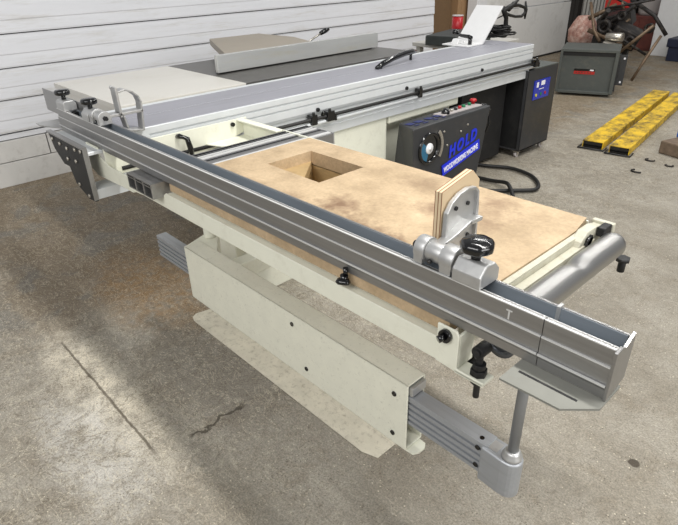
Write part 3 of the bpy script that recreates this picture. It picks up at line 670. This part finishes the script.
# black cable bundle on an arm
cbn = thing('cable_arm', 'black coiled cable bundle with a looping raised arm on the carriage end', 'cable', (-2.75,4.42,.908))
b = MB()
random.seed(7)
for k in range(12):
    r=.06+.02*random.random(); cx_,cy_=-2.74+random.uniform(-.05,.05),4.42+random.uniform(-.04,.05); ph=random.random()*6
    b.tube([(cx_+r*1.3*math.cos(t+ph),cy_+r*math.sin(t+ph),.918+.007*k+.004*math.sin(3*t)) for t in [2*PI*i/16 for i in range(17)]],.007,8)
b.build('coil', M['rubber'], cbn)
b = MB().tube([(-2.72,4.44,.94),(-2.71,4.46,1.0),(-2.70,4.44,1.06),(-2.70,4.40,1.11),(-2.70,4.38,1.14)],[.022,.020,.018,.02,.022],12)
for k in range(3):
    b.tube([(-2.74,4.42-.01*k,.94),(-2.79,4.32-.01*k,.99+.012*k),(-2.75,4.33,1.05),(-2.71,4.40,1.08)],.005,8)
b.build('riser', M['rubber'], cbn)
b = MB().tube([(-2.70,4.39,1.12),(-2.70,4.50,1.15),(-2.70,4.62,1.145),(-2.70,4.72,1.12),(-2.70,4.74,1.085),(-2.70,4.68,1.055),(-2.70,4.58,1.06),(-2.70,4.48,1.08),(-2.70,4.40,1.10)],[.02,.018,.013,.012,.012,.012,.011,.012,.016],10)
b.tube([(-2.70,4.46,1.12),(-2.70,4.53,1.16),(-2.70,4.60,1.185)],[.018,.02,.008],10)
b.tube([(-2.70,4.72,1.17),(-2.70,4.74,1.10),(-2.70,4.74,1.03)],[.007,.016,.007],8)
b.build('loop', M['rubber'], cbn)

# ---------------------------------------------------------------- electrical cabinet on castors
ec = thing('electrical_cabinet', 'charcoal electrical cabinet on castors with blue keypad under the carriage end', 'cabinet', (-2.58,4.4,0))
b = MB(); x0,x1,y0,y1,z0,z1=-2.87,-2.29,4.19,4.66,.06,.74
b.box(x0,x1,y0,y1,z0,z0+.012).box(x0,x0+.008,y0,y1,z0,.64).box(x1-.008,x1,y0,y1,z0,.712)
b.box(x0,x1,y1-.008,y1,z0,.712).box(x1-.03,x1,y0,y0+.008,z0,.712).box(x0,x0+.03,y0,y0+.008,z0,.64)
b.build('cabinet_shell', M['cab'], ec, bevel=.003)
MB().box(x0,x1,4.27,y1,.712,.722).build('top_panel', M['grey_box'], ec, bevel=.002)
MB().box(x0+.03,x1-.03,y0+.012,y0+.016,z0+.012,.64).build('side_panel', M['cab_dark'], ec)
sc = MB().obox((-2.2875,4.42,.545),(.008,.25,.155),(0,0,0)).build('keypad', M['screen'], ec, bevel=.002, label='blue keypad panel')
b = MB().box(-2.284,-2.282,4.33,4.36,.565,.605).box(-2.284,-2.282,4.40,4.46,.575,.61).box(-2.284,-2.282,4.375,4.45,.545,.55); b.build('key_symbol', M['white_print'], sc)
for (y,m_) in ((4.335,'yellow_button'),(4.41,'green'),(4.48,'red')): MB().cyl((-2.284,y,.505),(-2.279,y,.505),.012,12).build('key', M[m_], sc)
caster=None
for (x,y) in ((-2.33,4.225),(-2.33,4.62),(-2.83,4.225),(-2.83,4.62)):
    c = MB().box(x-.02,x+.02,y-.02,y+.02,.045,.06).box(x-.018,x-.014,y-.014,y+.014,.02,.05).box(x+.014,x+.018,y-.014,y+.014,.02,.05).build('castor', M['silver_scrap'], ec)
    MB().cyl((x-.012,y,.024),(x+.012,y,.024),.024,16).build('wheel', M['drum'], c)
# dark tall housing between control box and cabinet
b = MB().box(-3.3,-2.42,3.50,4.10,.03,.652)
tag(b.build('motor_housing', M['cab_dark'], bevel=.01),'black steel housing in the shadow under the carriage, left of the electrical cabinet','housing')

# ---------------------------------------------------------------- bench behind carriage
bn = thing('workbench', 'light grey workbench behind the far end of the sliding carriage', 'workbench', (-3.55,4.7,0))
MB().box(-3.75,-3.05,4.5,5.3,.755,.79).build('bench_top', M['bench'], bn, bevel=.004)
for x in (-3.7,-3.1):
    for y in (4.56,5.24): MB().box(x-.025,x+.025,y-.025,y+.025,0,.755).build('leg', M['bench'], bn)
o = MB().obox((-3.38,4.75,.833),(.42,.60,.085),(0,0,.22)).build('flat_case', M['slab'], bevel=.006); tag(o,'flat dark grey case lying on the light bench behind the carriage','case')
rc = thing('red_can','red can with white lid standing on the bench before the cardboard','can',(-3.66,5.10,.79))
MB().cyl((-3.66,5.10,.79),(-3.66,5.10,.985),.055,24).build('can_body', M['red'], rc)
MB().cyl((-3.66,5.10,.985),(-3.66,5.10,.995),.057,24).build('lid', M['drum'], rc)
o = MB().box(-5.6,-5.15,6.55,7.0,0,1.55).build('cardboard_box', M['card_dark'], bevel=.006); tag(o,'tall dark brown cardboard box in the recess next to the white wall','cardboard box')
o = MB().box(-5.5,-5.05,7.02,7.34,0,1.5).box(-5.051,-5.045,7.10,7.16,0,1.5).build('cardboard_box', M['card'], bevel=.006); tag(o,'tall light brown cardboard box beside the white post','cardboard box')

# ---------------------------------------------------------------- grey transformer box
gb = thing('transformer_box','grey steel transformer box with red and black label on the floor by the overhead door','electrical box',(-3.0,7.0,0))
gb.rotation_euler=(0,0,math.radians(21)); gb.location=(-3.07,7.0,0)
off = gb['_o']; gx,gy = off[0],off[1]
def gl(b): return b
b = MB().box(gx-.30,gx+.31,gy-.20,gy+.34,.03,.50)
b.build('box_body', M['grey_box'], gb, bevel=.006)
b = MB().box(gx-.31,gx+.33,gy-.235,gy+.36,.50,.53).box(gx-.31,gx-.28,gy-.235,gy-.2,.04,.50).box(gx+.29,gx+.33,gy-.235,gy-.2,.04,.50).box(gx-.28,gx+.29,gy-.235,gy-.2,.03,.06)
b.build('front_frame', M['grey_box'], gb, bevel=.003)
MB().box(gx-.28,gx+.29,gy-.21,gy-.203,.455,.499).build('front_recess', M['cab_dark'], gb)
b = MB().box(gx+.311,gx+.345,gy-.05,gy+.06,.04,.46).box(gx+.345,gx+.42,gy+.03,gy+.04,.10,.45)
fl = b.build('side_flange', M['cab'], gb, bevel=.002)
for z in (.14,.41): MB().cyl((gx+.39,gy+.03,z),(gx+.39,gy+.024,z),.012,10).build('screw', M['white_print'], fl)
lb = MB().box(gx-.13,gx+.10,gy-.2045,gy-.201,.285,.31).build('label_strip', M['black'], gb)
MB().box(gx+.045,gx+.085,gy-.2065,gy-.2045,.29,.305).build('logo', M['white_print'], lb)
MB().box(gx-.13,gx+.10,gy-.2045,gy-.201,.25,.284).build('label_strip', M['scrap_red'], gb)
b = MB()
for k in range(6): b.box(gx-.11+k*.032,gx-.095+k*.032,gy-.206,gy-.2045,.262,.273)
b.build('lettering', M['locker'], lb)

# ---------------------------------------------------------------- yellow fork extensions
def fork(p0, p1, w, label):
    p0,p1=Vector(p0),Vector(p1); L_=(p1-p0).length; ang=math.atan2(p1.y-p0.y,p1.x-p0.x)-PI/2
    t = thing('fork_extension', label, 'fork extension', (p0.x,p0.y,0), 'yellow fork extensions'); ox,oy=p0.x,p0.y
    b = MB().box(ox-w/2,ox+w/2,oy,oy+L_,.060,.068).box(ox-w/2,ox-w/2+.007,oy,oy+L_,.004,.060).box(ox+w/2-.007,ox+w/2,oy,oy+L_,.004,.060)
    b.build('channel', M['yellow'], t, bevel=.002)
    b = MB().tube([(ox-w/2-.02,oy+.05,.010),(ox-w/2-.02,oy-.05,.010),(ox+w/2+.02,oy-.05,.010),(ox+w/2+.02,oy+.05,.010)],.007,8)
    b.build('retaining_loop', M['black_metal'], t)
    MB().box(ox-w/2+.008,ox+w/2-.008,oy+.004,oy+.01,.004,.059).build('stop_bar', M['black'], t)
    t.rotation_euler=(0,0,ang); return t
fork((-1.965,4.87,0),(-2.29,7.35,0),.175,'worn yellow steel fork extension on the floor, the left one of the pair')
fork((-1.73,4.86,0),(-2.07,7.35,0),.165,'worn yellow steel fork extension on the floor, the right one of the pair')
# blue item on weathered block, scraps
o = MB().obox((-1.36,5.25,.055),(.20,.34,.11),(0,0,-.3)).build('wood_block', M['rotwood'], bevel=.012); tag(o,'weathered grey wood block at the right edge of the picture','wood block')
o = MB().obox((-1.34,5.38,.165),(.16,.22,.11),(0,0,-.3)).obox((-1.34,5.38,.225),(.12,.16,.014),(0,0,-.3)).build('plastic_case', M['blue_plastic'], bevel=.01); tag(o,'small blue plastic case on the weathered wood block','case')
for (x,y,r,l) in ((-1.473,4.86,.035,'small dark curled metal ring on the floor near the yellow forks'),(-1.44,4.52,.045,'open dark metal clip on the floor, nearest scrap to the camera'),(-1.31,4.82,.03,'short dark metal sliver on the floor beside the wood block')):
    a0=.4*x*7; b=MB().tube([(x+r*math.cos(a0+t),y+r*.7*math.sin(a0+t),.008) for t in [i*.42 for i in range(12 if r<.04 else 9)]],.006,6)
    tag(b.build('metal_scrap', M['scrap']),l,'scrap')
# cable on the floor
cp = [(-2.60,3.75,.02),(-2.38,3.80,.02),(-2.18,3.89,.02),(-1.98,3.85,.02),(-1.84,3.72,.02),(-1.80,3.60,.02),(-1.88,3.50,.02),(-2.0,3.38,.02),(-2.15,3.25,.02)]
def smooth(P,k=6):
    P=[Vector(p) for p in P]; o=[]
    for i in range(len(P)-1):
        a=P[max(i-1,0)];b_=P[i];c=P[i+1];d=P[min(i+2,len(P)-1)]
        for j in range(k):
            t=j/k; o.append(.5*((2*b_)+(c-a)*t+(2*a-5*b_+4*c-d)*t*t+(3*b_-a-3*c+d)*t**3))
    o.append(P[-1]); return o
o = MB().tube(smooth(cp),.014,12).build('power_cable', M['rubber']); tag(o,'thick black power cable looping over the floor, outer loop below the control box','cable')
cp2 = [(-2.55,3.45,.02),(-2.30,3.52,.02),(-2.12,3.545,.022),(-2.0,3.52,.045),(-1.93,3.46,.055),(-1.85,3.38,.03),(-1.80,3.30,.02),(-1.82,3.15,.02)]
o = MB().tube(smooth(cp2),.014,12).build('power_cable', M['rubber']); tag(o,'thick black power cable crossing over the outer loop toward the board','cable')

# ---------------------------------------------------------------- scrap pile at the back
o = MB().lathe([(.05,0),(.15,.02),(.19,.10),(.20,.24),(.15,.34),(.10,.42),(.02,.43)],(-3.90,8.55,.30),20,'z',5,.08).build('motor_casing', M['rust']); tag(o,'pinkish rusty motor casing at the left of the scrap pile behind the grey box','motor casing')
MB().box(-4.0,-3.76,8.3,8.85,0,.30).build('timber_crate', M['rotwood']); tag(bpy.data.objects['timber_crate'],'dark timber crate under the rusty motor casing','crate')
o = MB().box(-3.9,-3.6,7.6,7.64,.0,.9).box(-3.9,-3.86,7.6,7.64,.9,1.3).build('angle_iron', M['silver_scrap']) if 0 else None
# dark machine frame
sm = thing('scrap_machine','dark scrap machine of rollers, bars and plates heaped behind the grey box','scrap machine',(-3.2,8.2,0))
MB().obox((-3.38,8.3,.30),(.48,.42,.5),(0,.1,.3)).obox((-3.12,8.1,.55),(.34,.30,.22),(.2,.4,.4)).obox((-3.38,8.35,.70),(.42,.35,.2),(.1,-.3,.2)).build('machine_body', M['scrap'], sm, bevel=.02)
random.seed(11)
for k in range(13):
    c=Vector((random.uniform(-3.55,-2.85),random.uniform(7.85,8.3),random.uniform(.35,.95))); d=Vector((random.uniform(-.3,.3),random.uniform(-.1,.1),random.uniform(-.25,.25)))
    MB().cyl(c-d,c+d,random.uniform(.012,.03),10).build('bar', M[('bronze','scrap','scrap','bronze')[k%4]], sm)
for (x,y,z,r) in ((-3.35,7.95,.66,.09),(-3.0,7.98,.50,.07),(-3.15,7.95,.80,.06),(-2.82,8.05,.66,.06)):
    MB().pipe((x,y,z),(x,y-.05,z),r,r*.55,20).build('wheel', M['scrap'], sm)
MB().tube([(-3.55,7.85,.95),(-3.42,7.8,.62),(-3.30,7.75,.50)],.02,8).build('curved_bar', M['bronze'], sm)
MB().tube([(-2.62,7.9,.60),(-2.74,7.8,.25),(-2.80,7.75,.06)],.018,8).build('curved_bar', M['bronze'], sm)
MB().tube([(-3.1,8.0,.98),(-2.75,7.9,.82),(-2.58,7.95,.60)],.025,8).build('curved_bar', M['scrap'], sm)
for i,(x,y,z,l) in enumerate(((-3.12,7.66,.48,'dull silver can lying sideways on top of the grey box side'),(-2.95,7.72,.40,'second dull silver can, lower and right in the scrap pile'))):
    pass
c = thing('metal_can','dull silver can caught in the dark scrap machine above the grey box','can',(-3.08,7.62,.50))
MB().cyl((-3.18,7.66,.57),(-2.98,7.66,.58),.05,20).build('can_body', M['silver_scrap'], c)
o = MB().obox((-3.08,7.62,.46),(.22,.10,.10),(.1,.2,.1)).build('metal_block', M['silver_scrap'], sm, bevel=.01, label='pale metal block'); (lambda *a: None)(o,'pale metal block at the foot of the dark scrap machine','metal block')
o = MB().prism([(-3.75,.80),(-3.60,.84),(-3.42,.82),(-3.40,1.1),(-3.5,1.35),(-3.75,1.35)],'y',8.75,8.95).build('metal_sheet', M['scrap_red'], bevel=.01); tag(o,'bright red metal panel sticking up behind the scrap machine','metal panel')
MB().box(-3.72,-3.46,8.72,8.98,0,.80).build('steel_crate', M['scrap']); tag(bpy.data.objects['steel_crate'],'dark steel crate under the red panel','crate')
o = MB().lathe([(.14,0),(.17,.05),(.20,.35),(.22,.8),(.22,1.1),(.02,1.12)],(-3.93,11.0,.55),28).build('plastic_drum', M['drum']); tag(o,'pale grey plastic drum standing on top of the brown locker','drum')
lk = thing('brown_locker','dark reddish brown steel locker standing left of the white column','locker',(-3.95,11.0,0))
MB().box(-4.30,-3.62,10.8,11.2,0,.55).build('locker_body', M['locker'], lk, bevel=.01)
MB().box(-4.27,-3.98,10.785,10.8,.04,.52).build('door', M['locker'], lk); MB().box(-3.95,-3.65,10.785,10.8,.04,.52).build('door', M['locker'], lk)
o = MB().box(-4.9,-3.95,11.9,12.3,0,.35).box(-4.9,-4.6,11.9,12.3,.35,1.2).box(-4.2,-3.95,11.9,12.3,.35,1.3).build('shelf_rack', M['scrap']); tag(o,'dark cluttered shelf rack behind the brown locker','rack')
struct(MB().box(-3.56,-2.4,10.35,10.7,0,3.0).build('wall_column', M['column'], bevel=.01))
nb = thing('navy_bin','dark navy plastic bin in front of the white column at the right edge','bin',(-3.05,10.05,0))
MB().prism([(-3.16,0),(-2.7,0),(-2.68,.20),(-3.16,.20)],'y',9.95,10.3).build('bin_body', M['navy'], nb, bevel=.01)
MB().box(-3.19,-2.66,9.93,10.32,.20,.33).build('lid', M['navy'], nb, bevel=.015)
o = None

# ---------------------------------------------------------------- lights, world, camera
def area(name, loc, rot, sx, sy, e, col=(1,1,1)):
    l = bpy.data.lights.new(name,'AREA'); l.shape='RECTANGLE'; l.size=sx; l.size_y=sy; l.energy=e; l.color=col
    o = bpy.data.objects.new(name,l); COL.objects.link(o); o.location=loc; o.rotation_euler=rot; return o
def aim(o, target):
    o.rotation_euler = (Vector(target)-o.location).to_track_quat('-Z','Y').to_euler()
area('ceiling_tube_light',(.3,1.75,4.2),(0,0,0),4.0,.22,205,(1,.985,.95))
area('ceiling_tube_light',(-1.6,6.2,4.2),(0,0,0),5,.3,150,(1,.985,.95))
a = area('fill_light',(-.3,-2.7,3.5),(0,0,0),3.5,1.4,125,(1,.99,.97)); aim(a,(-1.3,1.0,.5))  # unseen fill added behind the camera to brighten the front faces
a = area('bay_door_light',(4.4,.6,2.4),(0,0,0),2.4,2.4,125,(1,.99,.97)); aim(a,(-1.0,1.2,.6))
w = bpy.data.worlds.new('World'); S.world = w; w.use_nodes = True
w.node_tree.nodes['Background'].inputs[0].default_value=(.95,.97,1,1); w.node_tree.nodes['Background'].inputs[1].default_value=.34

cam = bpy.data.cameras.new('Camera'); co = bpy.data.objects.new('Camera',cam); COL.objects.link(co)
rows = ((0.68564385,0.72749573,-0.02534697),(-0.33428681,0.34560528,0.87681772),(-0.6466412,0.59271152,-0.48015436))
r,u,f = [Vector(x) for x in rows]
mt = Matrix((( r.x,u.x,-f.x,0),(r.y,u.y,-f.y,0),(r.z,u.z,-f.z,1.52),(0,0,0,1)))
co.matrix_world = mt
cam.sensor_fit='HORIZONTAL'; cam.sensor_width=36; cam.lens=552.858*36/678; cam.clip_start=.02; cam.clip_end=100
S.camera = co
S.view_settings.view_transform='Standard'; S.view_settings.look='None'; S.view_settings.gamma=1; S.view_settings.exposure=0; S.view_settings.use_curve_mapping=False
for o in bpy.data.objects:
    if '_o' in o: del o['_o']
